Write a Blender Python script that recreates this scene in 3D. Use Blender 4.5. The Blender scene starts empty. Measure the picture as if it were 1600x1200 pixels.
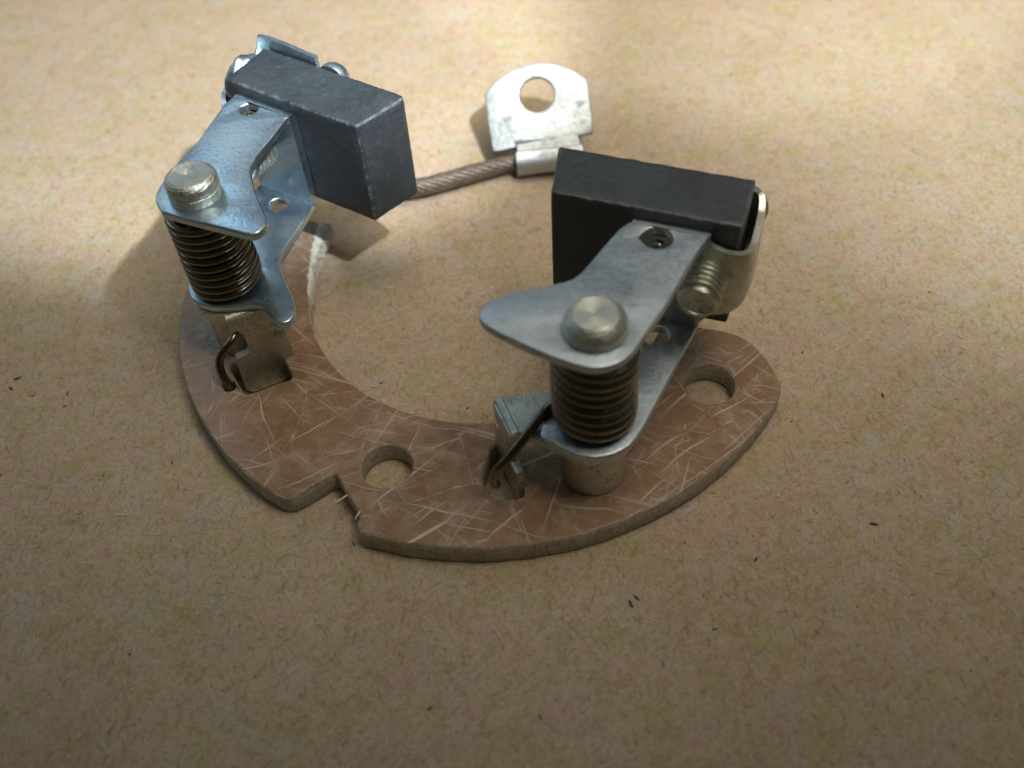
import bpy, bmesh, math, random
from mathutils import Vector, Matrix, noise
random.seed(7)
PI = math.pi
sc = bpy.context.scene
C = sc.collection
BOARD_Z = -0.24

# ------------------------------------------------------------------ camera (1 unit = 1 cm)
PITCH, ROLL = 0.88494, -0.07522
f = Vector((0, math.cos(PITCH), -math.sin(PITCH))); r = Vector((1, 0, 0)); u = r.cross(f)
c_, s_ = math.cos(ROLL), math.sin(ROLL)
R_, U_ = r * c_ + u * s_, -r * s_ + u * c_
cam = bpy.data.cameras.new('camera'); camo = bpy.data.objects.new('camera', cam); C.objects.link(camo)
camo.matrix_world = Matrix(((R_.x, U_.x, -f.x, .1530), (R_.y, U_.y, -f.y, -7.1462), (R_.z, U_.z, -f.z, 7.0953), (0, 0, 0, 1)))
cam.sensor_width = 36; cam.lens = 36 * 1605.72 / 1600
cam.clip_start = .05; cam.clip_end = 500
cam.dof.use_dof = True; cam.dof.focus_distance = 8.9; cam.dof.aperture_fstop = .25
sc.camera = camo

# ------------------------------------------------------------------ light
world = bpy.data.worlds.new('World'); sc.world = world; world.use_nodes = True
wn, wl = world.node_tree.nodes, world.node_tree.links
bg = wn['Background']
tc = wn.new('ShaderNodeTexCoord'); sx = wn.new('ShaderNodeSeparateXYZ'); wl.new(tc.outputs['Generated'], sx.inputs[0])
ramp = wn.new('ShaderNodeValToRGB'); mr = wn.new('ShaderNodeMapRange')
mr.inputs['From Min'].default_value = -1; mr.inputs['From Max'].default_value = 1
wl.new(sx.outputs['Y'], mr.inputs['Value']); wl.new(mr.outputs[0], ramp.inputs[0])
ramp.color_ramp.elements[0].color = (.070, .066, .028, 1); ramp.color_ramp.elements[0].position = .2
ramp.color_ramp.elements[1].color = (.30, .335, .35, 1); ramp.color_ramp.elements[1].position = .85
wl.new(ramp.outputs[0], bg.inputs[0]); bg.inputs[1].default_value = .39

def spot(name, loc, aim, power, angle, blend, color, size=.25):
    l = bpy.data.lights.new(name, 'SPOT'); l.energy = power; l.spot_size = math.radians(angle); l.spot_blend = blend
    l.color = color; l.shadow_soft_size = size
    o = bpy.data.objects.new(name, l); C.objects.link(o); o.location = loc
    o.rotation_euler = (Vector(aim) - Vector(loc)).to_track_quat('-Z', 'Y').to_euler()
    return o
FL = (3.6, -5.2, 11.0)  # one flash split into cones whose edges stand in for a soft shadow
spot('flash_and_fill', FL, (-4.1, 6.6, 0), 14500, 40, .50, (.84, .93, 1.0), .18)
spot('flash_and_fill', FL, (3.8, 9.0, 0), 4300, 41, .40, (.84, .94, 1.0), .25)
spot('flash_and_fill', FL, (9.0, 4.76, 0), 8600, 60, 1.0, (.84, .93, 1.0), .60)
spot('flash_and_fill', (4.2, -4.6, 13), (1.17, 12, 0), 1500, 119.5, 1.0, (1.0, .93, .84), 1.1)  # wide warm fill added beside the flash, not part of it
spot('overhead_fill', (4.5, 2.5, 18), (2.2, 9.8, 0), 15800, 92, 1.0, (1.0, .91, .76), 8.0)  # soft overhead fill added to light the board, no real lamp here
def area(name, loc, aim, power, size, color):
    l = bpy.data.lights.new(name, 'AREA'); l.energy = power; l.size = size; l.color = color
    o = bpy.data.objects.new(name, l); C.objects.link(o); o.location = loc
    o.rotation_euler = (Vector(aim) - Vector(loc)).to_track_quat('-Z', 'Y').to_euler()
    return o
area('cool_fill', (-15, 7, 9), (-2, 0, 1), 190, 6, (.45, .74, 1.0))  # added cool fill for blue highlights on the left metal
area('cool_fill', (-8, 13, 15), (-2, 0, 1), 210, 5, (.60, .84, 1.0))  # second added cool fill, placed to reflect in the flanges

sc.view_settings.view_transform = 'Standard'; sc.view_settings.look = 'None'
sc.view_settings.exposure = 0; sc.view_settings.gamma = 1

# ------------------------------------------------------------------ materials
class NT:
    def __init__(s, name):
        s.m = bpy.data.materials.new(name); s.m.use_nodes = True
        s.n, s.l = s.m.node_tree.nodes, s.m.node_tree.links
        s.b = s.n['Principled BSDF']; s.tc = s.n.new('ShaderNodeTexCoord')
    def mapping(s, scale=(1, 1, 1), rot=(0, 0, 0), loc=(0, 0, 0), src='Object'):
        m = s.n.new('ShaderNodeMapping'); m.inputs['Scale'].default_value = scale
        m.inputs['Rotation'].default_value = rot; m.inputs['Location'].default_value = loc
        s.l.new(s.tc.outputs[src], m.inputs['Vector']); return m.outputs[0]
    def noise(s, scale, detail=4, rough=.55, vec=None, dist=0):
        n = s.n.new('ShaderNodeTexNoise'); n.inputs['Scale'].default_value = scale
        n.inputs['Detail'].default_value = detail; n.inputs['Roughness'].default_value = rough
        n.inputs['Distortion'].default_value = dist
        s.l.new(vec or s.tc.outputs['Object'], n.inputs['Vector']); return n.outputs['Fac']
    def rng(s, v, a, b, c=0., d=1.):
        m = s.n.new('ShaderNodeMapRange'); m.inputs['From Min'].default_value = a; m.inputs['From Max'].default_value = b
        m.inputs['To Min'].default_value = c; m.inputs['To Max'].default_value = d
        s.l.new(v, m.inputs['Value']); return m.outputs[0]
    def math(s, op, a, b=None):
        m = s.n.new('ShaderNodeMath'); m.operation = op
        for i, v in enumerate((a, b)):
            if v is None: continue
            if isinstance(v, (int, float)): m.inputs[i].default_value = v
            else: s.l.new(v, m.inputs[i])
        return m.outputs[0]
    def mix(s, fac, a, b):
        m = s.n.new('ShaderNodeMix'); m.data_type = 'RGBA'
        for k, v in ((0, fac), (6, a), (7, b)):
            if isinstance(v, (int, float)): m.inputs[k].default_value = v
            elif isinstance(v, tuple): m.inputs[k].default_value = (*v, 1)
            else: s.l.new(v, m.inputs[k])
        return m.outputs[2]
    def color(s, v):
        if isinstance(v, tuple): s.b.inputs['Base Color'].default_value = (*v, 1)
        else: s.l.new(v, s.b.inputs['Base Color'])
    def rough(s, v):
        if isinstance(v, (int, float)): s.b.inputs['Roughness'].default_value = v
        else: s.l.new(v, s.b.inputs['Roughness'])
    def bump(s, h, dist, strength=1.):
        b = s.n.new('ShaderNodeBump'); b.inputs['Distance'].default_value = dist; b.inputs['Strength'].default_value = strength
        s.l.new(h, b.inputs['Height']); s.l.new(b.outputs[0], s.b.inputs['Normal'])

def metal(name, c1, c2, r0, r1, scale=6, bump=.004, dark=None, grime=.5):
    t = NT(name); t.b.inputs['Metallic'].default_value = 1
    n1 = t.noise(scale * .35, 5, .6); n2 = t.noise(scale * 5, 3, .6); n3 = t.noise(scale * 12, 2, .5)
    col = t.mix(t.rng(n1, .35, .65), c1, c2)
    if dark: col = t.mix(t.rng(n2, .58, .70), col, dark)
    g1 = t.noise(scale * .8, 6, .75); col = t.mix(t.rng(g1, .54, .70, 0, grime), col, tuple(v * .42 for v in c1))
    sa = t.noise(1, 3, .6, t.mapping((4, 90, 9), (0, 0, .6))); sb = t.noise(1, 3, .6, t.mapping((90, 5, 9), (0, 0, .25)))
    sc2 = t.math('MAXIMUM', t.rng(sa, .66, .71), t.rng(sb, .67, .72))
    col = t.mix(t.math('MULTIPLY', sc2, grime), col, tuple(min(1, v * 1.5) for v in c2))
    t.color(col)
    t.rough(t.math('ADD', t.math('ADD', t.rng(n1, .3, .7, r0, r1), t.rng(n2, .3, .7, -.05, .08)), t.rng(g1, .5, .7, -.03, .25 * grime)))
    t.bump(t.math('ADD', t.math('MULTIPLY', n2, .6), t.math('MULTIPLY', n3, .4)), bump)
    return t.m
M_zinc_blue_lit = metal('zinc_blue_lit', (.48, .62, .74), (.62, .73, .80), .30, .44, 5, .004, (.36, .46, .54), .32)  # left arm zinc with the bluish light put into its colour
M_zinc_grey_shaded = metal('zinc_grey_shaded', (.48, .55, .60), (.56, .62, .66), .38, .50, 5, .003, (.40, .45, .49))  # same zinc for the right arm, its shade put into the tone
M_nickel = metal('nickel_olive', (.52, .53, .45), (.64, .65, .57), .34, .5, 6, .005, (.28, .27, .21))
M_pin = metal('pin_steel', (.56, .57, .52), (.64, .64, .60), .30, .42, 6, .004)
t = NT('pin_head'); t.b.inputs['Metallic'].default_value = 1                       # turned face with fine rings
ln = t.n.new('ShaderNodeVectorMath'); ln.operation = 'LENGTH'; t.l.new(t.mapping((1, 1, 0), (0, 0, 0), (.02, .01, 0)), ln.inputs[0])
ring = t.math('SINE', t.math('MULTIPLY', t.math('ADD', ln.outputs['Value'], t.math('MULTIPLY', t.noise(6), .03)), 330)); nz = t.noise(4, 4, .6); nf = t.noise(40, 3)
t.color(t.mix(t.rng(nz, .35, .65), (.56, .57, .50), (.68, .69, .63))); t.rough(t.rng(nf, .3, .7, .38, .56))
t.bump(t.math('ADD', t.math('MULTIPLY', ring, .22), nf), .005); M_pin_head = t.m
M_spring = metal('spring_bronze', (.15, .13, .10), (.24, .21, .16), .18, .27, 8, .001, None, .10)
M_tin = metal('tinned_terminal', (.42, .45, .45), (.52, .54, .53), .50, .62, 5, .008, (.38, .41, .40))


t = NT('carbon')                                                   # pressed carbon brush
n1 = t.noise(3, 4, .6); n2 = t.noise(38, 4, .65); n3 = t.noise(90, 2, .5)
sv = t.noise(1, 3, .6, t.mapping((3, 60, 3), (0, 0, .5)))
col = t.mix(t.rng(n1, .35, .65), (.024, .030, .036), (.038, .047, .056))
col = t.mix(t.rng(n2, .62, .74, 0, .7), col, (.10, .105, .115))
col = t.mix(t.rng(sv, .66, .74, 0, .5), col, (.12, .12, .125))
at = t.n.new('ShaderNodeAttribute'); at.attribute_name = 'face_place'
sp3 = t.n.new('ShaderNodeSeparateXYZ'); t.l.new(at.outputs['Vector'], sp3.inputs[0])
dd = [t.math('SUBTRACT', h_, t.math('ABSOLUTE', sp3.outputs[k])) for k, h_ in ((0, .775), (1, .282), (2, .5375))]
med = t.math('MAXIMUM', t.math('MINIMUM', dd[0], dd[1]), t.math('MINIMUM', t.math('MAXIMUM', dd[0], dd[1]), dd[2]))
n5 = t.noise(16, 4, .7)
chip = t.rng(t.math('SUBTRACT', med, t.rng(n5, .40, .68, .000, .030)), -.008, .008, 1, 0)
col = t.mix(t.math('MULTIPLY', chip, .5), col, (.20, .21, .21))
col = t.mix(t.rng(n5, .54, .70, 0, .35), col, (.080, .095, .115))
t.color(col); t.rough(t.rng(n5, .3, .7, .36, .60)); t.b.inputs['Specular IOR Level'].default_value = .6
t.bump(t.math('ADD', n2, t.math('ADD', n5, t.math('MULTIPLY', n3, .5))), .007)
M_carbon = t.m

t = NT('copper_braid'); t.b.inputs['Metallic'].default_value = .55
n2 = t.noise(30, 3)
t.color(t.mix(t.rng(n2, .35, .65), (.13, .095, .075), (.25, .195, .16))); t.rough(.48)
M_copper = t.m

t = NT('phenolic_top')                                             # brown laminate, scuffed with pale scratches
big = t.noise(.9, 5, .6); mid = t.noise(7, 5, .6); fine = t.noise(60, 3, .6)
col = t.mix(t.rng(big, .35, .65), (.232, .128, .066), (.305, .178, .102))
col = t.mix(t.rng(mid, .45, .72, 0, .55), col, (.385, .270, .185))
warp = t.n.new('ShaderNodeTexNoise'); warp.inputs['Scale'].default_value = .8; warp.inputs['Detail'].default_value = 3
t.l.new(t.tc.outputs['Object'], warp.inputs['Vector'])
wa = t.n.new('ShaderNodeVectorMath'); wa.operation = 'MULTIPLY_ADD'; wa.inputs[1].default_value = (.35, .35, .35)
t.l.new(warp.outputs['Color'], wa.inputs[0]); t.l.new(t.tc.outputs['Object'], wa.inputs[2])
scr = None
for i, (ang, sc_, hi) in enumerate(((.30, 22, .685), (.34, 27, .69), (.75, 24, .70), (-.45, 22, .70), (2.1, 25, .70), (.30, 15, .71), (.42, 19, .71), (-.25, 16, .71), (.9, 17, .715), (1.45, 15, .71), (1.95, 18, .71), (2.5, 16, .70), (-.7, 20, .715), (1.2, 22, .72))):
    m = t.n.new('ShaderNodeMapping'); m.vector_type = 'POINT'
    m.inputs['Rotation'].default_value = (0, 0, ang); m.inputs['Location'].default_value = (i * 3.7, i * 5.1, i * 9.3)
    m.inputs['Scale'].default_value = (1, 1, 1)
    t.l.new(wa.outputs[0] if i % 2 else t.tc.outputs['Object'], m.inputs['Vector'])
    m2 = t.n.new('ShaderNodeMapping'); m2.inputs['Scale'].default_value = (.50 + .09 * (i % 5), sc_, 1)
    t.l.new(m.outputs[0], m2.inputs['Vector'])
    nn = t.noise(1, 2.2, .5, m2.outputs[0])
    v = t.rng(nn, hi - .025, hi + .05)
    scr = v if scr is None else t.math('MAXIMUM', scr, v)
vor = t.n.new('ShaderNodeTexVoronoi'); vor.feature = 'DISTANCE_TO_EDGE'; vor.inputs['Scale'].default_value = 1.7
t.l.new(wa.outputs[0], vor.inputs['Vector'])
ve = t.math('MULTIPLY', t.rng(vor.outputs['Distance'], .0, .018, .6, 0), t.rng(mid, .42, .62))
vor2 = t.n.new('ShaderNodeTexVoronoi'); vor2.feature = 'DISTANCE_TO_EDGE'; vor2.inputs['Scale'].default_value = 2.9
t.l.new(t.mapping((1, 1, 1), (0, 0, .7), (4, 2, 0)), vor2.inputs['Vector'])
ve2 = t.math('MULTIPLY', t.rng(vor2.outputs['Distance'], .0, .010, .5, 0), t.rng(big, .42, .57))
marks = t.math('MAXIMUM', t.math('MULTIPLY', scr, t.rng(fine, .3, .6, .45, .85)), t.math('MAXIMUM', ve, ve2))
col = t.mix(t.rng(t.noise(3.2, 6, .75), .50, .70, 0, .55), col, (.50, .40, .30))
col = t.mix(t.math('MULTIPLY', marks, .78), col, (.74, .68, .57))
t.color(col); t.rough(t.rng(mid, .3, .7, .26, .42)); t.b.inputs['Specular IOR Level'].default_value = .5
t.bump(t.math('ADD', t.math('MULTIPLY', marks, .6), t.math('MULTIPLY', mid, .5)), .008)
M_phen = t.m

t = NT('phenolic_edge')                                            # cut laminate edge, pale fibres
lay = t.noise(1, 4, .6, t.mapping((6, 6, 60))); g = t.noise(26, 4, .7); vf = t.noise(1, 4, .7, t.mapping((40, 40, 7)))
col = t.mix(t.rng(lay, .35, .65), (.48, .41, .31), (.74, .68, .57))
col = t.mix(t.rng(g, .5, .68, 0, .8), col, (.78, .73, .62))
col = t.mix(t.rng(vf, .50, .36, 0, .55), col, (.30, .24, .17))
t.color(col); t.rough(.8); t.bump(t.math('ADD', t.math('ADD', g, lay), vf), .03)
M_edge = t.m
t = NT('white_fibre'); t.color((.75, .71, .60)); t.rough(.9); g = t.noise(30, 3); t.bump(g, .01); M_fibre = t.m

t = NT('hardboard')                                                # pressed wood fibre board
n1 = t.noise(.28, 4, .6); n2 = t.noise(1.3, 5, .65); n3 = t.noise(7, 6, .75, None, .5); n4 = t.noise(30, 5, .75, None, .6); n5 = t.noise(85, 3, .7)
hue = t.n.new('ShaderNodeTexNoise'); hue.inputs['Scale'].default_value = 3.4; hue.inputs['Detail'].default_value = 6; hue.inputs['Roughness'].default_value = .7
t.l.new(t.tc.outputs['Object'], hue.inputs['Vector']); hs = t.n.new('ShaderNodeSeparateXYZ'); t.l.new(hue.outputs['Color'], hs.inputs[0])
st = t.noise(1, 4, .7, t.mapping((34, 7, 1), (0, 0, .5)), .5); st2 = t.noise(1, 4, .7, t.mapping((6, 32, 1), (0, 0, .25)), .5)
col = t.mix(t.rng(n2, .35, .65), (.455, .312, .190), (.530, .378, .250))
col = t.mix(t.rng(n1, .4, .62, 0, .5), col, (.45, .35, .195))
col = t.mix(t.rng(hs.outputs[0], .50, .66, 0, .70), col, (.52, .325, .27))
col = t.mix(t.rng(hs.outputs[1], .50, .66, 0, .70), col, (.40, .345, .12))
col = t.mix(t.rng(hs.outputs[2], .52, .68, 0, .6), col, (.44, .42, .36))
col = t.mix(t.rng(n3, .50, .72, 0, .40), col, (.60, .51, .39))
col = t.mix(t.rng(n3, .46, .28, 0, .45), col, (.31, .22, .12))
col = t.mix(t.rng(n4, .52, .70, 0, .35), col, (.64, .56, .45))
col = t.mix(t.rng(n4, .46, .30, 0, .45), col, (.22, .15, .085))
for k_, (a_, sx_, sy_) in enumerate(((.2, 22, 75), (1.0, 20, 70), (1.9, 24, 80), (2.6, 18, 66))):
    q_ = t.n.new('ShaderNodeMapping'); q_.inputs['Rotation'].default_value = (0, 0, a_); q_.inputs['Location'].default_value = (k_ * 3.1, k_ * 7.7, k_ * 2.3); t.l.new(t.tc.outputs['Object'], q_.inputs['Vector'])
    q2_ = t.n.new('ShaderNodeMapping'); q2_.inputs['Scale'].default_value = (sx_ * .5, sy_ * .5, 1); t.l.new(q_.outputs[0], q2_.inputs['Vector'])
    f_ = t.noise(1, 3, .65, q2_.outputs[0], .8)
    col = t.mix(t.rng(f_, .57, .70, 0, .50), col, (.24, .155, .09) if k_ % 2 else (.29, .205, .125))
    col = t.mix(t.rng(f_, .40, .28, 0, .35), col, (.66, .58, .47))
col = t.mix(t.rng(st, .56, .70, 0, .6), col, (.26, .15, .09))
col = t.mix(t.rng(st2, .60, .74, 0, .35), col, (.60, .52, .42))
mm_ = t.n.new('ShaderNodeMix'); mm_.data_type = 'RGBA'; mm_.blend_type = 'MULTIPLY'; mm_.inputs[0].default_value = 1; t.l.new(col, mm_.inputs[6]); mm_.inputs[7].default_value = (1.06, 1.10, 1.15, 1); col = mm_.outputs[2]
t.color(col); t.rough(t.rng(n3, .3, .7, .6, .8)); t.b.inputs['Specular IOR Level'].default_value = .3
t.bump(t.math('ADD', t.math('MULTIPLY', n4, .6), t.math('ADD', n3, t.math('MULTIPLY', st, .4))), .016)
M_board = t.m
t = NT('fibre_brown'); t.color((.21, .12, .065)); t.rough(.9); M_fb = t.m
t = NT('fibre_pale'); t.color((.62, .56, .44)); t.rough(.9); M_fp = t.m
t = NT('fibre_dark'); t.color((.07, .045, .03)); t.rough(.9); M_fd = t.m

# ------------------------------------------------------------------ helpers
def link(name, me, mat, parent=None, smooth=True, loc=None):
    o = bpy.data.objects.new(name, me); C.objects.link(o)
    for m in (mat if isinstance(mat, (list, tuple)) else [mat]): me.materials.append(m)
    if smooth: me.shade_smooth()
    if parent: o.parent = parent
    return o
def sharp(o, ang=.6):
    me = o.data; bm = bmesh.new(); bm.from_mesh(me)
    for e in bm.edges:
        e.smooth = not (len(e.link_faces) == 2 and e.calc_face_angle(0) > ang)
    bm.to_mesh(me); bm.free()
def chaikin(P, n=2, k=.22, closed=True):
    P = [Vector(p) for p in P]
    for _ in range(n):
        Q = []
        N = len(P)
        for i in range(N if closed else N - 1):
            a, b = P[i], P[(i + 1) % N]
            Q += [a.lerp(b, k), a.lerp(b, 1 - k)]
        if not closed: Q = [P[0]] + Q + [P[-1]]
        P = Q
    return [tuple(p) for p in P]
def circ(x, y, rad, n=28, a0=0):
    return [(x + rad * math.cos(a0 + 2 * PI * i / n), y + rad * math.sin(a0 + 2 * PI * i / n)) for i in range(n)]
def slab_mesh(loops, z0, z1, bev=.012, seg=2):
    """outline (first loop) with holes (other loops) extruded between z0 and z1, edges softly rounded"""
    cu = bpy.data.curves.new('tmp', 'CURVE'); cu.dimensions = '2D'; cu.fill_mode = 'BOTH'
    cu.extrude = (z1 - z0) / 2 - bev; cu.bevel_depth = bev; cu.bevel_resolution = seg; cu.offset = -bev
    for L in loops:
        s = cu.splines.new('POLY'); s.points.add(len(L) - 1); s.use_cyclic_u = True
        for i, p in enumerate(L): s.points[i].co = (p[0], p[1], 0, 1)
    o = bpy.data.objects.new('tmp', cu); C.objects.link(o)
    dg = bpy.context.evaluated_depsgraph_get()
    me = bpy.data.meshes.new_from_object(o.evaluated_get(dg))
    bpy.data.objects.remove(o)
    me.transform(Matrix.Translation((0, 0, (z0 + z1) / 2)))
    bm = bmesh.new(); bm.from_mesh(me); bmesh.ops.remove_doubles(bm, verts=bm.verts, dist=.0004); bm.to_mesh(me); bm.free()
    me.materials.clear()
    return me
def slab(name, loops, z0, z1, mat, parent, bev=.012):
    o = link(name, slab_mesh(loops, z0, z1, bev), mat, parent); sharp(o, .5); return o
def lathe_bm(prof, n=48):
    bm = bmesh.new(); rings = []
    for (rad, z) in prof:
        rings.append([bm.verts.new((rad * math.cos(2 * PI * i / n), rad * math.sin(2 * PI * i / n), z)) for i in range(n)])
    for a, b in zip(rings, rings[1:]):
        for i in range(n): bm.faces.new((a[i], a[(i + 1) % n], b[(i + 1) % n], b[i]))
    bm.faces.new(list(reversed(rings[0]))); bm.faces.new(rings[-1])
    return bm
def lathe(name, prof, mat, parent, M=None, n=48, ang=.7):
    bm = lathe_bm(prof, n)
    if M is not None: bmesh.ops.transform(bm, matrix=M, verts=bm.verts)
    bmesh.ops.recalc_face_normals(bm, faces=bm.faces)
    me = bpy.data.meshes.new(name); bm.to_mesh(me); bm.free()
    o = link(name, me, mat, parent); sharp(o, ang); return o
def tube_into(bm, pts, rad, n=10, cap=True):
    pts = [Vector(p) for p in pts]; rings = []
    up = Vector((0, 0, 1)); prev = None
    for i, p in enumerate(pts):
        d = (pts[min(i + 1, len(pts) - 1)] - pts[max(i - 1, 0)]).normalized()
        if prev is None:
            a = d.cross(up if abs(d.z) < .9 else Vector((1, 0, 0))).normalized()
        else:
            a = (prev - d * prev.dot(d)).normalized()
        prev = a; b = d.cross(a)
        rr = rad(i / (len(pts) - 1)) if callable(rad) else rad
        rings.append([bm.verts.new(p + (a * math.cos(2 * PI * k / n) + b * math.sin(2 * PI * k / n)) * rr) for k in range(n)])
    for A, B in zip(rings, rings[1:]):
        for k in range(n): bm.faces.new((A[k], A[(k + 1) % n], B[(k + 1) % n], B[k]))
    if cap: bm.faces.new(list(reversed(rings[0]))); bm.faces.new(rings[-1])
def smooth_path(P, n=3): return chaikin(P, n, .25, False)
def bm_obj(name, bm, mat, parent, smooth=True):
    bmesh.ops.recalc_face_normals(bm, faces=bm.faces)
    me = bpy.data.meshes.new(name); bm.to_mesh(me); bm.free()
    return link(name, me, mat, parent, smooth)
def ribbon_into(bm, path, zlo, zhi, th, nz=8, side=1, holes=None):
    """upright bent sheet: plan path, lower and upper limits along it, thickness to one side, rounded rim"""
    P = [Vector((p[0], p[1])) for p in path]; N = len(P)
    nor = []
    for i in range(N):
        d = (P[min(i + 1, N - 1)] - P[max(i - 1, 0)]).normalized(); nor.append(Vector((-d.y, d.x)) * side)
    A, B = [], []
    for i in range(N):
        ra, rb = [], []
        for k in range(nz + 1):
            z = zlo[i] + (zhi[i] - zlo[i]) * k / nz
            e = .18 * th if k in (0, nz) or i in (0, N - 1) else 0
            ra.append(bm.verts.new((*(P[i] + nor[i] * e), z)))
            rb.append(bm.verts.new((*(P[i] + nor[i] * (th - e)), z)))
        A.append(ra); B.append(rb)
    for i in range(N - 1):
        for k in range(nz):
            bm.faces.new((A[i][k], A[i + 1][k], A[i + 1][k + 1], A[i][k + 1]))
            bm.faces.new((B[i][k], B[i][k + 1], B[i + 1][k + 1], B[i + 1][k]))
        bm.faces.new((A[i][0], B[i][0], B[i + 1][0], A[i + 1][0]))
        bm.faces.new((A[i][nz], A[i + 1][nz], B[i + 1][nz], B[i][nz]))
    for i in (0, N - 1):
        for k in range(nz): bm.faces.new((A[i][k], A[i][k + 1], B[i][k + 1], B[i][k]))
def interp(x, xs, ys):
    if x <= xs[0]: return ys[0]
    for a, b, c, d in zip(xs, xs[1:], ys, ys[1:]):
        if x <= b: return c + (d - c) * (x - a) / (b - a)
    return ys[-1]
def resample(P, step):
    P = [Vector(p) for p in P]; out = [P[0]]; acc = 0; L = [0]
    for a, b in zip(P, P[1:]): L.append(L[-1] + (b - a).length)
    n = max(2, int(L[-1] / step)); res = []
    for i in range(n + 1):
        s = L[-1] * i / n
        for k in range(len(P) - 1):
            if s <= L[k + 1] + 1e-9:
                res.append(P[k].lerp(P[k + 1], (s - L[k]) / max(1e-9, L[k + 1] - L[k]))); break
    return res, [L[-1] * i / n for i in range(n + 1)]

# ------------------------------------------------------------------ the hardboard it lies on
bm = bmesh.new(); bmesh.ops.create_grid(bm, x_segments=8, y_segments=8, size=45)
bmesh.ops.transform(bm, matrix=Matrix.Translation((0, 12, BOARD_Z)), verts=bm.verts)
geo = bmesh.ops.extrude_face_region(bm, geom=bm.faces[:])
bmesh.ops.translate(bm, vec=(0, 0, -.5), verts=[v for v in geo['geom'] if isinstance(v, bmesh.types.BMVert)])
board = bm_obj('tabletop', bm, M_board, None, False); board['kind'] = 'structure'
board['label'] = 'tan pressed hardboard sheet with loose wood fibres under the brush plate'

def fibres(name, n, mat, lmin, lmax, rad, seed):
    rnd = random.Random(seed); bm = bmesh.new()
    for _ in range(n):
        y = -5.5 + 20 * rnd.random() ** 1.6; w = 6 + (y + 5) * .75
        x = rnd.uniform(-w, w); a = rnd.uniform(0, 2 * PI); L = rnd.uniform(lmin, lmax); k = rnd.gauss(0, 5)
        pts = []; px, py = x, y
        for i in range(6):
            pts.append((px, py, BOARD_Z + rad * .1)); px += math.cos(a) * L / 5; py += math.sin(a) * L / 5; a += k * L / 5 + rnd.gauss(0, .15)
        rr = rad * rnd.uniform(.6, 1.3)
        tube_into(bm, pts, lambda s, rr=rr: rr * (.25 + .75 * math.sin(PI * min(max(s, .05), .95))), 3, False)
    o = bm_obj(name, bm, mat, board); o['kind'] = 'stuff'; return o
fibres('wood_fibres', 8000, M_fb, .02, .09, .0027, 3)
fibres('wood_fibres', 1700, M_fd, .015, .075, .0030, 5)
fibres('wood_fibres', 260, M_fp, .06, .30, .0060, 8)
# a few flecks of darker wood lying in the face of the board
bm = bmesh.new(); rnd = random.Random(11)
for (x, y, s) in ((-4.55, -.62, .045), (-4.58, -.74, .035), (-4.35, -.85, .025), (-4.12, -.66, .02), (.95, -3.45, .04), (1.0, -3.40, .035), (3.45, -1.6, .03), (3.0, -2.9, .035), (-2.9, -1.75, .02), (3.05, 3.4, .03), (2.1, 8.5, .05), (-1.25, -2.72, .022)) + tuple((rnd.uniform(-7, 7), rnd.uniform(-4.5, 9), rnd.uniform(.006, .026)) for _ in range(220)):
    s = s * .72; ang = rnd.uniform(0, PI); n = 9
    ring = []
    for i in range(n):
        t_ = 2 * PI * i / n; q = s * rnd.uniform(.6, 1.2)
        vx, vy = q * 1.5 * math.cos(t_), q * .55 * math.sin(t_)
        ring.append(bm.verts.new((x + vx * math.cos(ang) - vy * math.sin(ang), y + vx * math.sin(ang) + vy * math.cos(ang), BOARD_Z + .004)))
    top = bm.verts.new((x, y, BOARD_Z + .012))
    for i in range(n): bm.faces.new((ring[i], ring[(i + 1) % n], top))
o = bm_obj('wood_flecks', bm, M_fd, board); o['kind'] = 'stuff'

# ------------------------------------------------------------------ the brush plate
root = bpy.data.objects.new('brush_plate', None); C.objects.link(root)
root['label'] = 'brown phenolic motor brush plate carrying two sprung carbon brushes and a braided lead'
root['category'] = 'motor part'

def arc(rad, a0, a1, n):
    return [(rad * math.cos(math.radians(a0 + (a1 - a0) * i / n)), rad * math.sin(math.radians(a0 + (a1 - a0) * i / n))) for i in range(n + 1)]
rnd = random.Random(4)
outer_ccw = []
outer_ccw += chaikin([(-1.66, .98), (-1.84, 1.08), (-2.02, 1.17), (-2.45, .95), (-2.80, .60), (-2.96, .25), (-2.99, .0)], 2, .25, False)
outer_ccw += arc(2.995, 182, 222, 30)
notch = [(-2.10, -2.14), (-2.0, -2.24), (-1.90, -2.32), (-1.82, -2.365), (-1.74, -2.37), (-1.62, -2.30), (-1.44, -2.185), (-1.395, -2.165), (-1.365, -2.19), (-1.29, -2.35), (-1.19, -2.52), (-1.165, -2.60), (-1.19, -2.68), (-1.15, -2.755)]
outer_ccw += chaikin(notch, 2, .2, False)
outer_ccw += arc(2.99, 248.5, 326, 60)
outer_ccw += chaikin([(2.505, -1.62), (2.49, -1.42), (2.40, -1.14), (2.27, -.97), (2.12, -.89), (1.9, -.82), (1.70, -.79), (1.60, -.80), (1.56, -.84)], 2, .25, False)
inner = arc(1.752, -29, -180, 80) + [(-1.762, .15), (-1.755, .3), (-1.745, .52), (-1.71, .72)]
outline = outer_ccw + inner
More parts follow.
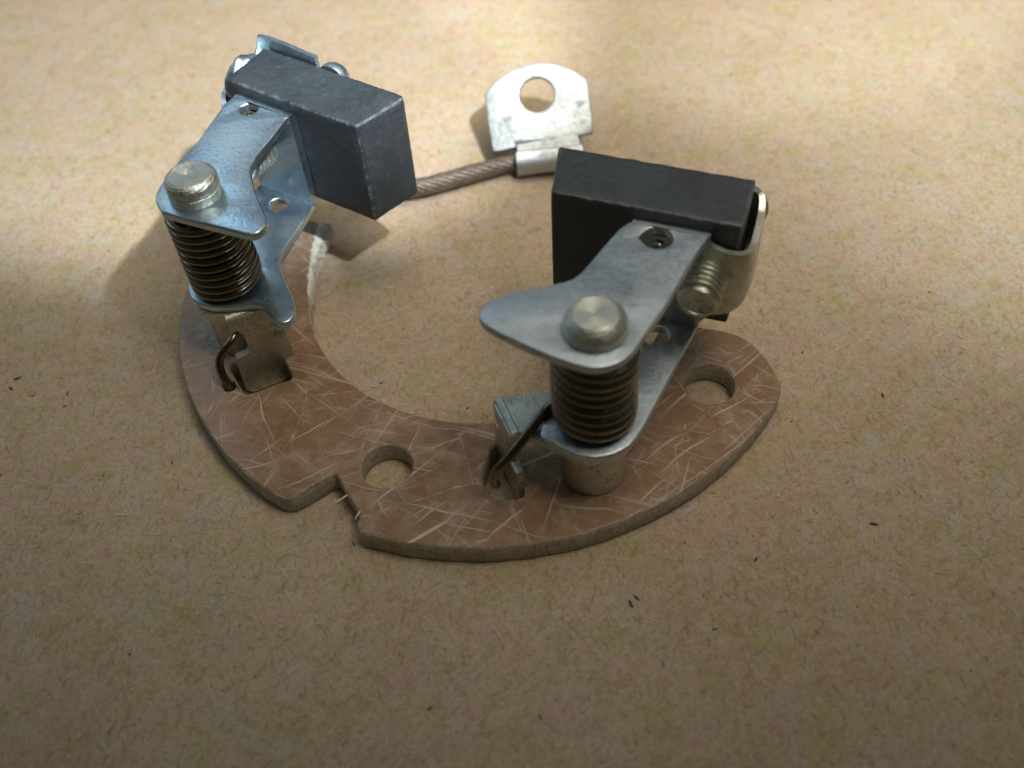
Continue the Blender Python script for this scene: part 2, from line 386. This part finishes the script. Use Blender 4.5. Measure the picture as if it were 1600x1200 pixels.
# ragged, sawn edge
out2 = []
for i, p in enumerate(outline):
    v = Vector(p); k = .010 * noise.noise((v.x * 4, v.y * 4, 0)) + .006 * noise.noise((v.x * 14, v.y * 14, 5))
    out2.append((v.x * (1 + k / 3), v.y * (1 + k / 3)))
def rough_circ(x, y, rad, n=40):
    return [(x + (rad + .006 * noise.noise((math.cos(a) * 3 + x, math.sin(a) * 3, 0))) * math.cos(a), y + (rad + .006 * noise.noise((math.cos(a) * 3, math.sin(a) * 3 + y, 3))) * math.sin(a)) for a in [2 * PI * i / n for i in range(n)]]
ex, ey = Vector((.372, .170)).normalized(), Vector((-.170, .372)).normalized()   # along / across the left tab
def LP(a, b): q = Vector((-2.205, -1.265)) + ex * a + ey * b; return (q.x, q.y)
slotL = chaikin([LP(-.03, .04), LP(.01, .012), LP(.395, .012), LP(.43, .04), LP(.43, .46), LP(-.05, .46)], 1, .1)
hookL = circ(-2.40, -1.115, .06, 14)
slotR = chaikin([(-.135, -2.46), (-.12, -2.53), (.0, -2.55), (.12, -2.555), (.19, -2.53), (.18, -2.35), (.14, -2.1), (.10, -1.98), (-.06, -2.0), (-.10, -2.15), (-.16, -2.3)], 1, .2)
me = slab_mesh([out2, rough_circ(-.952, -2.124, .222), rough_circ(1.89, -1.505, .228), slotL, hookL, slotR], BOARD_Z + .012, 0, .016, 1)
me.materials.append(M_phen); me.materials.append(M_edge)
for p in me.polygons: p.material_index = 0 if p.normal.z > .86 else 1
plate = bpy.data.objects.new('plate', me); C.objects.link(plate); plate.parent = root
# burst edge of white paper fibre on the inner rim
bm = bmesh.new()
rnd = random.Random(9)
fp = [(-1.66, .98), (-1.70, .80), (-1.735, .60), (-1.752, .40), (-1.76, .2), (-1.757, .0), (-1.75, -.12)]
P, S = resample(chaikin(fp, 2, .25, False), .02); N = len(P)
rings = []
for i, p in enumerate(P):
    s = i / (N - 1); w = (.092 * (1 - s) ** 1.1 + .008) * (1 + .9 * noise.noise((p.y * 11, 1, 0)) + .6 * noise.noise((p.y * 31, 4, 0)))
    if s < .22: w += .03 * math.sin(s / .22 * PI)
    row = [(p.x - w * .55, .0045), (p.x - w * .2, .006 + .008 * rnd.random()), (p.x + w * .35, .001 + .008 * rnd.random()), (p.x + w * .75, -.05 - .03 * rnd.random()), (p.x + w * .45, -.19)]
    rings.append([bm.verts.new((a + rnd.uniform(-.009, .009), p.y, z)) for a, z in row])
for a, b in zip(rings, rings[1:]):
    for k in range(4): bm.faces.new((a[k], a[k + 1], b[k + 1], b[k]))
for _ in range(230):                                               # loose fibre ends
    i = int(N * .62 * rnd.random() ** 1.6); p = P[i]
    a = rnd.gauss(-.2, .5) if _ % 3 else rnd.gauss(-1.5, .35); L = rnd.uniform(.03, .12)
    q = Vector((p.x + rnd.uniform(-.035, .05), p.y, rnd.uniform(-.05, .008)))
    pts = [q + Vector((math.cos(a), math.sin(a), .15)) * L * s + Vector((0, 0, -.1 * s * s * L)) for s in (0, .5, 1)]
    tube_into(bm, pts, lambda s: .008 * (1.1 - s), 4, True)
for (q, a, L) in (((-1.60, .80, 0), .15, .22), ((-1.62, .76, 0), .45, .16)):
    pts = [Vector(q) + Vector((math.cos(a + s * .5), math.sin(a + s * .5), .2)) * L * s for s in (0, .25, .5, .75, 1)]
    tube_into(bm, pts, lambda s: .008 * (1.1 - s), 4, True)
bm_obj('frayed_edge', bm, M_fibre, plate)
for q in ([(-1.27, -2.36, -.03), (-1.34, -2.41, -.035), (-1.40, -2.43, -.05)], [(-1.16, -2.56, .005), (-1.2, -2.63, .0)]):
    bm = bmesh.new(); tube_into(bm, q, .008, 5); bm_obj('loose_fibre', bm, M_fibre, plate)

# --- frames of the two brushes: origin corner, angle
class Frame:
    def __init__(s, x, y, a): s.x, s.y, s.a = x, y, a
    def p(s, L, W): return (s.x + L * math.cos(s.a) - W * math.sin(s.a), s.y + L * math.sin(s.a) + W * math.cos(s.a))
    def p3(s, L, W, z): return (*s.p(L, W), z)
GL = Frame(-2.2288, .9809, -.60694); GR = Frame(.5307, -.8815, -.38374)
BL, BW, BH, TOP = 1.55, .564, 1.075, 1.80

def carbon(fr, parent, seed, near, far, end):
    bm = bmesh.new(); bmesh.ops.create_cube(bm, size=1)
    bmesh.ops.scale(bm, vec=(BL, BW, BH), verts=bm.verts)
    bmesh.ops.bevel(bm, geom=bm.edges[:], offset=.022 if end < 0 else .034, segments=3, affect='EDGES', profile=.6)
    bmesh.ops.subdivide_edges(bm, edges=[e for e in bm.edges if e.calc_length() > .2], cuts=22, use_grid_fill=True)
    bmesh.ops.triangulate(bm, faces=bm.faces)
    lay = bm.verts.layers.float_vector.new('face_place')
    for v in bm.verts:
        v[lay] = v.co
        k0 = v.co.x / BL + .5 if end > 0 else .5 - v.co.x / BL
        v.co.x += k0 ** 2 * (near + (far - near) * (v.co.y / BW + .5))
        if end > 0:                                                  # the worn outer end has rounded corners
            for sy_, rr_ in ((1, .10), (-1, .045)):
                dx_, dy_ = v[lay].x - (BL / 2 - rr_), v[lay].y * sy_ - (BW / 2 - rr_)
                if dx_ > 0 and dy_ > 0 and math.hypot(dx_, dy_) > rr_:
                    k_ = rr_ / math.hypot(dx_, dy_); v.co.x -= dx_ * (1 - k_); v.co.y -= sy_ * dy_ * (1 - k_)
        q = v.co * 1.0 + Vector((seed, 0, 0)); d = Vector((abs(v.co.x) > BL / 2 - .03, abs(v.co.y) > BW / 2 - .03, abs(v.co.z) > BH / 2 - .03))
        edge = (d.x + d.y + d.z) >= 2
        k = (noise.noise(q * 9) * .005 + noise.noise(q * 23) * .004) if edge else noise.noise(q * 3) * .002
        v.co += v.co.normalized() * (k - (.004 if edge else 0))
    bmesh.ops.transform(bm, matrix=Matrix.Translation(fr.p3(BL / 2, BW / 2, TOP - BH / 2)) @ Matrix.Rotation(fr.a, 4, 'Z'), verts=bm.verts)
    return bm_obj('carbon_brush', bm, M_carbon, parent)

def fold_profile_into(bm, fr, L0, L1, z0, z1, th=.08, R=.09, lip=.30):
    """the bent back of the arm: lower flange, web and upper flange as one sheet, from L0 to L1"""
    outer, innr = [], []
    W0 = -.008; R = .062; z1 += .0018; z0 -= .0018
    def pts(o):
        r_ = R - o; P = []
        P.append((-lip, z0 + o))
        for i in range(7):
            a = -PI / 2 + PI / 2 * i / 6; P.append((W0 - R + r_ * math.cos(a), z0 + R + r_ * math.sin(a)))
        for i in range(7):
            a = PI / 2 * i / 6; P.append((W0 - R + r_ * math.cos(a), z1 - R + r_ * math.sin(a)))
        P.append((-lip, z1 - o)); return P
    A, B = pts(0), pts(th)
    nL = 8; rows = []
    for k in range(nL + 1):
        L = L0 + (L1 - L0) * k / nL
        rows.append(([bm.verts.new(fr.p3(L, w, z)) for w, z in A], [bm.verts.new(fr.p3(L, w, z)) for w, z in B]))
    for (a, b), (a2, b2) in zip(rows, rows[1:]):
        for i in range(len(A) - 1):
            bm.faces.new((a[i], a[i + 1], a2[i + 1], a2[i])); bm.faces.new((b[i], b2[i], b2[i + 1], b[i + 1]))
    for a, b in (rows[0], rows[-1]):
        for i in range(len(A) - 1): bm.faces.new((a[i], b[i], b[i + 1], a[i + 1]))

def join_meshes(name, parts, mat, parent):
    bm = bmesh.new()
    for me in parts:
        bm.from_mesh(me)
    me = bpy.data.meshes.new(name); bm.to_mesh(me); bm.free()
    o = link(name, me, mat, parent); sharp(o, .55); return o
def bm_mesh(bm):
    bmesh.ops.recalc_face_normals(bm, faces=bm.faces); me = bpy.data.meshes.new('m'); bm.to_mesh(me); bm.free(); return me

RT = [(-0.048, -2.098), (-0.032, -2.024), (0.037, -1.941), (0.203, -1.881), (0.44, -1.847), (0.641, -1.802), (0.718, -1.744), (0.817, -1.612), (0.931, -1.457), (1.065, -1.285), (1.142, -1.228)]
RT_b = [(1.639, -1.569), (1.479, -1.811), (1.318, -2.088), (1.145, -2.335), (1.077, -2.433), (1.005, -2.539), (0.92, -2.617), (0.823, -2.654), (0.726, -2.662), (0.633, -2.635), (0.473, -2.55), (0.262, -2.405), (0.09, -2.279), (-0.019, -2.176)]
LT_a = [(-2.625, -0.545), (-2.636, -0.416), (-2.514, -0.067), (-2.39, 0.169), (-2.295, 0.462), (-2.21, 0.72)]
LT_b = [(-1.637, 0.436), (-1.728, 0.194), (-1.833, -0.02), (-1.881, -0.184), (-1.876, -0.284), (-1.833, -0.452), (-1.765, -0.658), (-1.678, -0.876), (-1.685, -0.957), (-1.734, -1.026), (-1.792, -1.049), (-2.068, -0.922), (-2.421, -0.762), (-2.551, -0.686)]
RPIN, LPIN = (.765, -2.315), (-2.295, -.505)
ZL0, ZL1, ZU0, ZU1 = .64, .72, 1.64, 1.72
def teardrop(x, y, rad, tip, n=24):
    P = circ(x, y, rad, n); tx, ty = tip
    out = []
    for p in P:
        d = Vector((p[0] - x, p[1] - y)); t_ = Vector((tx - x, ty - y)); k = max(0, d.normalized().dot(t_.normalized())) ** 8
        q = Vector(p).lerp(Vector(tip), k * .8); out.append(tuple(q))
    return out

def fold_edge(fr, L0, L1, W=-.072): return fr.p(L0, W), fr.p(L1, W)

# ================= right arm
armR = bpy.data.objects.new('brush_arm', None); C.objects.link(armR); armR.parent = root
armR['label'] = 'arm toned grey for shade, with its pointed lobe on the upper flange'
L0, L1 = .722, 1.325
a, b = fold_edge(GR, L0, L1)
pc = [v for v in chaikin(RT_b + RT, 1, .2, False)]
up = slab_mesh([[b] + pc + [a], circ(*RPIN, .16), teardrop(1.335, -1.425, .118, (1.19, -1.40))], ZU0, ZU1, .016)
RBl = [(1.523, -1.793), (1.298, -2.183), (1.115, -2.49), (1.011, -2.62), (0.882, -2.685), (0.736, -2.705), (0.618, -2.675), (0.504, -2.605), (0.333, -2.475), (.36, -2.36), (0.46, -2.10), (.55, -1.98), (.72, -1.88), (.86, -1.75), (.98, -1.57), (1.08, -1.36)]
lo = slab_mesh([[b] + chaikin(RBl, 2, .2, False) + [a], circ(*RPIN, .16), circ(1.375, -1.535, .105)], ZL0, ZL1, .016)
bm = bmesh.new(); fold_profile_into(bm, GR, L0, L1, ZL0, ZU1, lip=.088); web = bm_mesh(bm)
arm_r = join_meshes('bracket', [up, lo, web], M_zinc_grey_shaded, armR)
# strap carried round the end of the brush
path = [(1.31, -.012), (1.56, -.012), (1.625, .03), (1.645, .12), (1.645, .45), (1.625, .56), (1.56, .60), (1.15, .602), (.95, .602)]
P, S = resample(chaikin([(1.30, -.085), (1.50, -.085), (1.60, -.075), (1.665, -.01), (1.685, .10), (1.68, .40), (1.665, .56), (1.60, .645), (1.45, .655), (1.15, .655), (.95, .655)], 2, .25, False), .03)
zlo = [interp(s, (0, .10, .22, .33, .45, 1.0, 1.6), (.70, .86, .90, .98, 1.05, .95, 1.1)) for s in S]
zhi = [interp(s, (0, .06, .16, .3, .5, .85, 1.0, 1.2, 1.6), (1.66, 1.60, 1.565, 1.565, 1.565, 1.60, 1.66, 1.66, 1.55)) for s in S]
bm = bmesh.new(); ribbon_into(bm, [GR.p(*p) for p in P], zlo, zhi, .075, 6, 1)
clip = bm_obj('clip_strap', bm, M_nickel, armR); sharp(clip, .6)
# back disc of the strap
Mx = Matrix.Translation(GR.p3(1.42, BW + .085, 1.42)) @ Matrix.Rotation(GR.a, 4, 'Z') @ Matrix.Rotation(-PI / 2, 4, 'X')
lathe('rivet', [(.255, 0), (.262, .015), (.258, .03), (.235, .045), (.12, .06), (.02, .065)], M_zinc_grey_shaded, armR, Mx)
# drawn boss with ridges, standing out of the web
def boss(fr, L, z, parent, mat, length=.40):
    Mx = Matrix.Translation(fr.p3(L, -.055, z)) @ Matrix.Rotation(fr.a, 4, 'Z') @ Matrix.Rotation(PI / 2, 4, 'X')
    prof = [(.225, 0), (.222, .015), (.20, .025), (.172, .035)]
    z = .04
    while z < length - .07: prof += [(.140, z), (.176, z + .022), (.176, z + .030), (.140, z + .052)]; z += .056
    prof += [(.158, length - .02), (.145, length), (.120, length), (.115, length - .012), (.06, length - .018), (.02, length - .016)]
    o = lathe('screw_boss', prof, mat, parent, Mx, 40, .45)
boss(GR, 1.335, 1.31, armR, M_nickel, .35)
carbon(GR, armR, 3, .04, -.07, -1)

# ================= left arm
armL = bpy.data.objects.new('brush_arm', None); C.objects.link(armL); armL.parent = root
armL['label'] = 'arm tinted blue for cool light, with its hooked lobe on the lower flange'
L0, L1 = .165, .815
a, b = fold_edge(GL, L0, L1)
pc = chaikin(LT_b[:], 1, .2, False) + chaikin(LT_a, 1, .2, False)
up = slab_mesh([[b] + pc + [a], circ(*LPIN, .16), teardrop(-1.985, .605, .083, (-1.90, .66))], ZU0, ZU1, .016)
LBl = [(-1.655, 0.268), (-1.771, -0.027), (-1.86, -0.229), (-1.857, -0.329), (-1.808, -0.498), (-1.717, -0.714), (-1.671, -0.874), (-1.668, -0.981), (-1.71, -1.06), (-1.797, -1.07), (-1.875, -1.0), (-1.93, -.86), (-2.05, -.80), (-2.22, -.825), (-2.44, -.80), (-2.60, -.70), (-2.66, -.50), (-2.62, -.2), (-2.45, .2), (-2.3, .55)]
lo = slab_mesh([[b] + chaikin(LBl, 1, .22, False) + [a], circ(*LPIN, .16), circ(-1.935, .49, .088)], ZL0, ZL1, .018)
bm = bmesh.new(); fold_profile_into(bm, GL, L0, L1, ZL0, ZU1, lip=.088); web = bm_mesh(bm)
join_meshes('bracket', [up, lo, web], M_zinc_blue_lit, armL)
P, S = resample(chaikin([(.20, -.085), (.05, -.085), (-.06, -.07), (-.16, .0), (-.20, .10), (-.225, .25), (-.21, .42), (-.15, .56), (-.05, .645), (.08, .655), (.58, .655)], 2, .25, False), .025)
zlo = [interp(s, (0, .2, .4, 1.3, 1.8), (.85, .95, 1.0, 1.0, 1.0)) for s in S]
zhi = [interp(s, (0, .15, .3, .5, .75, .93, 1.0, 1.03, 1.4, 1.62), (1.55, 1.50, 1.50, 1.56, 1.60, 1.66, 1.78, 1.885, 1.865, 1.84)) for s in S]
bm = bmesh.new(); ribbon_into(bm, [GL.p(*p) for p in P], zlo, zhi, .07, 6, -1)
clip = bm_obj('clip_strap', bm, M_zinc_blue_lit, armL); sharp(clip, .6)
bm = bmesh.new(); bmesh.ops.create_uvsphere(bm, u_segments=28, v_segments=18, radius=1)
for v in bm.verts: v.co = Vector((v.co.x * .135, v.co.y * .26, v.co.z * .26)) * (1 + .16 * noise.noise(v.co * 1.7))
bmesh.ops.transform(bm, matrix=Matrix.Translation(GL.p3(-.06, .33, 1.56)) @ Matrix.Rotation(GL.a, 4, 'Z'), verts=bm.verts)
bm_obj('rolled_corner', bm, M_zinc_blue_lit, armL)
Mx = Matrix.Translation(GL.p3(.76, BW + .01, 1.66)) @ Matrix.Scale(.78, 4) @ Matrix.Rotation(GL.a, 4, 'Z') @ Matrix.Rotation(-PI / 2, 4, 'X')
lathe('rivet', [(.20, 0), (.205, .05), (.195, .10), (.165, .15), (.11, .19), (.05, .205), (.01, .207)], M_zinc_blue_lit, armL, Mx)
boss(GL, .37, 1.24, armL, M_pin, .38)
carbon(GL, armL, 8, -.05, .09, 1)

# ================= pins, springs, spacers, tab brackets
def pin(xy, parent_prof, label):
    o = lathe('pivot_pin', parent_prof, M_pin_head, root, None, 56, .45); o.location = (*xy, 0)
    o['label'] = label; return o
pinR = pin(RPIN, [(.15, -.1), (.15, 1.70), (.205, 1.722), (.226, 1.74), (.226, 1.815), (.221, 1.832), (.168, 1.893), (.155, 1.900), (.10, 1.899), (.04, 1.895), (.01, 1.895)], 'right pin with smooth domed head')
pinL = pin(LPIN, [(.15, -.1), (.15, 1.70), (.212, 1.722), (.216, 1.735), (.216, 1.80), (.206, 1.806), (.206, 1.816), (.214, 1.822), (.214, 1.87), (.205, 1.895), (.185, 1.915), (.165, 1.925), (.10, 1.922), (.03, 1.918), (.012, 1.912), (.01, 1.912)], 'left pin with grooved flat head')
for pn in (pinR, pinL):
    sp_ = lathe('spacer', [(.25, .006), (.272, .02), (.278, .05), (.278, .50), (.27, .545), (.2, .555)], M_nickel, pn)

def helix(cx, cy, R, z0, z1, turns, a0, rev=1, wob=.004):
    N = int(turns * 40); P = []
    for i in range(N + 1):
        s = i / N; a = a0 + rev * 2 * PI * turns * s
        rr = R + wob * math.sin(s * 9); P.append((cx + rr * math.cos(a) + .006 * math.sin(s * 9), cy + rr * math.sin(a) + .005 * math.cos(s * 11), z0 + (z1 - z0) * s + .007 * math.sin(s * 11) * math.sin(PI * s)))
    return P
# right spring; lower leg crosses to the tab
h = helix(*RPIN, .284, .775, 1.595, 8.1, math.radians(118), -1)
leg = smooth_path([(-.04, -2.50, .16), (-.055, -2.535, .30), (-.03, -2.565, .42), (.06, -2.53, .52), (.20, -2.43, .63), (.40, -2.25, .76)], 2)
bm = bmesh.new(); tube_into(bm, leg + h[1:], lambda s, q=len(leg) / (len(leg) + len(h)): .041 if s < q else .0455, 10)
o = bm_obj('torsion_spring', bm, M_spring, root); o['label'] = 'right spring whose straight leg crosses to the upright tab'
h = helix(*LPIN, .28, .775, 1.595, 9.8, math.radians(160), 1)
leg = smooth_path([(-2.385, -1.13, -.05), (-2.40, -1.115, .03), (-2.445, -1.08, .14), (-2.44, -1.02, .26), (-2.36, -.97, .35), (-2.285, -.90, .39), (-2.275, -.80, .42), (-2.31, -.72, .50), (-2.40, -.66, .60), (-2.52, -.56, .69), (-2.57, -.44, .755)], 2)
bm = bmesh.new(); tube_into(bm, leg + h[1:], .0375, 10)
o = bm_obj('torsion_spring', bm, M_spring, root); o['label'] = 'left spring whose curled leg hooks through the tab notch'
# upper spring ends, seen in the flange holes
bm = bmesh.new(); tube_into(bm, [(.77, -2.10, 1.585), (1.05, -1.80, 1.585), (1.30, -1.47, 1.585), (1.345, -1.43, 1.60), (1.355, -1.42, 1.66)], .042, 8)
bm_obj('spring_end', bm, M_spring, root)
bm = bmesh.new(); tube_into(bm, [(-2.05, -.30, 1.585), (-1.99, .1, 1.585), (-1.985, .55, 1.585), (-1.985, .60, 1.61), (-1.985, .61, 1.66)], .038, 8)
bm_obj('spring_end', bm, M_spring, root)

def tab_bracket(xy, A, B, notch_side, label, lean=0, foot=0):
    """flat ring under the arm with one leg bent down through the slot in the plate; A,B ends of the fold line"""
    A, B = Vector(A), Vector(B); cx = Vector(xy); e = (B - A).normalized(); wid = (B - A).length
    n = Vector((e.y, -e.x))
    if n.dot(cx - A) > 0: n = -n                                     # n points away from the pin
    zt = .632
    # horizontal part
    tang = []
    a0 = math.atan2(*( (A - cx).yx)); a1 = math.atan2(*((B - cx).yx))
    # take the way round the far side of the pin
    d = a1 - a0
    while d > 0: d -= 2 * PI
    if abs(d) < PI: d = d + 2 * PI if False else -(2 * PI - abs(d)) if d > 0 else d
    pts = []
    rad = .355
    mid = ((A + B) / 2 - cx); am = math.atan2(mid.y, mid.x)
    ring = [(cx.x + rad * math.cos(am + PI / 2 * .80 + (2 * PI - PI * .80) * i / 30), cx.y + rad * math.sin(am + PI / 2 * .80 + (2 * PI - PI * .80) * i / 30)) for i in range(31)]
    # order: ring goes from one side of the tab round to the other
    first = A if ((Vector(ring[-1]) - cx).dot(e) < (Vector(ring[0]) - cx).dot(e)) else B
    other = B if first is A else A
    hz = slab_mesh([ring + [tuple(first), tuple(other)], circ(cx.x, cx.y, .16)], zt - .07, zt, .012)
    # leg, as a profile plate (along e, height) given thickness along n
    z0 = BOARD_Z + .02
    prof = [(0, zt - .03), (wid, zt - .03), (wid, .47), (wid - .015, .40), (wid - .075, .385), (wid - .08, .335), (wid - .02, .325), (wid + .03, .30), (wid + .035, z0), (-foot * 1.2, z0), (-foot, .20), (.085, .215), (.10, .245), (.095, .40), (.07, .455), (.03, .465), (.0, .455)]
    if notch_side < 0: prof = [(wid - x, z) for x, z in prof][::-1]
    leg = slab_mesh([chaikin(prof, 1, .12)], 0, .075, .012)
    Mx = Matrix(((e.x, 0, n.x, A.x), (e.y, 0, n.y, A.y), (0, 1, 0, 0), (0, 0, 0, 1)))
    leg.transform(Mx)
    for v_ in leg.vertices:
        k_ = max(0, zt - .06 - v_.co.z) * lean; v_.co.x += n.x * k_; v_.co.y += n.y * k_
    # rounded fold
    bm = bmesh.new(); R = .075; n0 = 7; rows = []
    for k in (0, 1):
        q = A + e * (wid * (.004 + .992 * k)); o_, i_ = [], []
        for i in range(n0 + 1):
            a_ = PI / 2 * i / n0
            o_.append(bm.verts.new((*(q + n * (R * math.sin(a_))), zt - R + R * math.cos(a_) + .001))); i_.append(bm.verts.new((*(q + n * (.004 * math.sin(a_))), zt - R + .004 * math.cos(a_))))
        rows.append((o_, i_))
    for i in range(n0):
        bm.faces.new((rows[0][0][i], rows[0][0][i + 1], rows[1][0][i + 1], rows[1][0][i]))
        bm.faces.new((rows[0][1][i], rows[1][1][i], rows[1][1][i + 1], rows[0][1][i + 1]))
        for k in (0, 1): bm.faces.new((rows[k][0][i], rows[k][1][i], rows[k][1][i + 1], rows[k][0][i + 1]))
    fold = bm_mesh(bm)
    bmf = bmesh.new()
    for m_ in (hz, leg, fold): bmf.from_mesh(m_)
    bmesh.ops.recalc_face_normals(bmf, faces=bmf.faces)
    me = bpy.data.meshes.new('tab_bracket'); bmf.to_mesh(me); bmf.free()
    o = link('tab_bracket', me, M_nickel, root); sharp(o, .5); o['label'] = label; return o
tab_bracket(LPIN, (-2.325, -.825), (-1.935, -.650), 1, 'left tab bracket, broad side facing, with a notch for the wire', .19, .05)
tab_bracket(RPIN, (.055, -1.975), (.175, -2.345), -1, 'right tab bracket seen edge on in its slot', 0, .10)

# ================= braided lead with terminal
lead = bpy.data.objects.new('lead_wire', None); C.objects.link(lead); lead.parent = root
cpath = smooth_path([(-1.35, 1.30, 1.2), (-1.25, 1.42, .8), (-1.12, 1.46, .25), (-.95, 1.50, -.04), (-.70, 1.555, -.10), (-.377, 1.66, -.11), (.05, 1.80, -.11), (.35, 1.88, -.10), (.62, 1.93, -.09)], 3)
P, S = resample(cpath, .03)
bm = bmesh.new(); NS = 9
for k in range(NS):
    pts = []
    for i, p in enumerate(P):
        d = (P[min(i + 1, len(P) - 1)] - P[max(i - 1, 0)]).normalized(); a_ = d.cross(Vector((0, 0, 1)) if abs(d.z) < .95 else Vector((1, 0, 0))).normalized(); b_ = d.cross(a_)
        th_ = 2 * PI * k / NS + S[i] * 2 * PI / .85; rr = .070 + .004 * math.sin(S[i] * 9 + k)
        pts.append(p + (a_ * math.cos(th_) + b_ * math.sin(th_)) * rr)
    tube_into(bm, pts, .030, 6)
bm_obj('copper_braid', bm, M_copper, lead)
o0 = Vector((.6693, 1.9343, .1)); e1 = Vector((.99676, -.08038, 0)); e2 = Vector((.06285, .77931, .62348)); nn = Vector((-.0501, -.6215, .7818))
T = [(-0.535, -0.075), (-0.575, 0.2), (-0.612, 0.50), (-.60, .56), (-0.486, 0.69), (-0.31, 0.805), (-0.1, 0.862), (0.108, 0.866), (0.316, 0.80), (0.475, 0.70), (.515, .62), (0.525, 0.54), (0.565, 0.11), (.555, .085), (0.41, 0.06), (-.25, -.045), (-.50, -.095)]
ter = slab_mesh([chaikin(T, 1, .2), circ(-.043, .52, .19, 36)], -.075, 0, .02)
Mt = Matrix(((e1.x, e2.x, nn.x, o0.x), (e1.y, e2.y, nn.y, o0.y), (e1.z, e2.z, nn.z, o0.z), (0, 0, 0, 1)))
ter.transform(Mt)
to = link('ring_terminal', ter, M_tin, lead); sharp(to, .5)
# crimp barrel, wrapped round the braid end and joined to the tongue
bm = bmesh.new(); th = .06
ax = Vector((.985, .05, 0)).normalized(); c0 = Vector((.385, 1.885, -.05)); Lc = .72
prof = []
for i in range(25):
    a_ = math.radians(118 + 318 * i / 24); prof.append((1.0 * math.cos(a_) * .225, math.sin(a_) * .185))
nx = 10; rows = []
for k in range(nx + 1):
    q = c0 + ax * (Lc * k / nx); sq = 1 - .05 * math.sin(PI * k / nx)
    o_, i_ = [], []
    for (y, z) in prof:
        l = math.hypot(y, z); yy, zz = y * sq, z * sq
        o_.append(bm.verts.new(q + Vector((0, yy, zz)))); i_.append(bm.verts.new(q + Vector((0, yy * (1 - th / l), zz * (1 - th / l)))))
    rows.append((o_, i_))
for (a1, b1), (a2, b2) in zip(rows, rows[1:]):
    for i in range(24):
        bm.faces.new((a1[i], a1[i + 1], a2[i + 1], a2[i])); bm.faces.new((b1[i], b2[i], b2[i + 1], b1[i + 1]))
    for i in (0, 24): bm.faces.new((a1[i], a2[i], b2[i], b1[i]))
for a1, b1 in (rows[0], rows[-1]):
    for i in range(24): bm.faces.new((a1[i], b1[i], b1[i + 1], a1[i + 1]))
# neck from barrel top up to the tongue
def W_(a_, b_, c_=0): return o0 + e1 * a_ + e2 * b_ + nn * c_
lowL, lowR = c0 + ax * .02 + Vector((0, -.05, .125)), c0 + ax * (Lc - .02) + Vector((0, -.05, .125))
lowLb, lowRb = lowL + Vector((0, .07, -.02)), lowR + Vector((0, .07, -.02))
v = [bm.verts.new(p) for p in (lowL, lowR, W_(.39, .09, -.004), W_(-.27, -.01, -.004), lowLb, lowRb, W_(.39, .09, -.07), W_(-.27, -.01, -.07))]
for q in ((0, 1, 2, 3), (5, 4, 7, 6), (1, 5, 6, 2), (4, 0, 3, 7), (0, 4, 5, 1), (3, 2, 6, 7)): bm.faces.new([v[i] for i in q])
cr = bm_obj('crimp_barrel', bm, M_tin, lead); sharp(cr, .7)
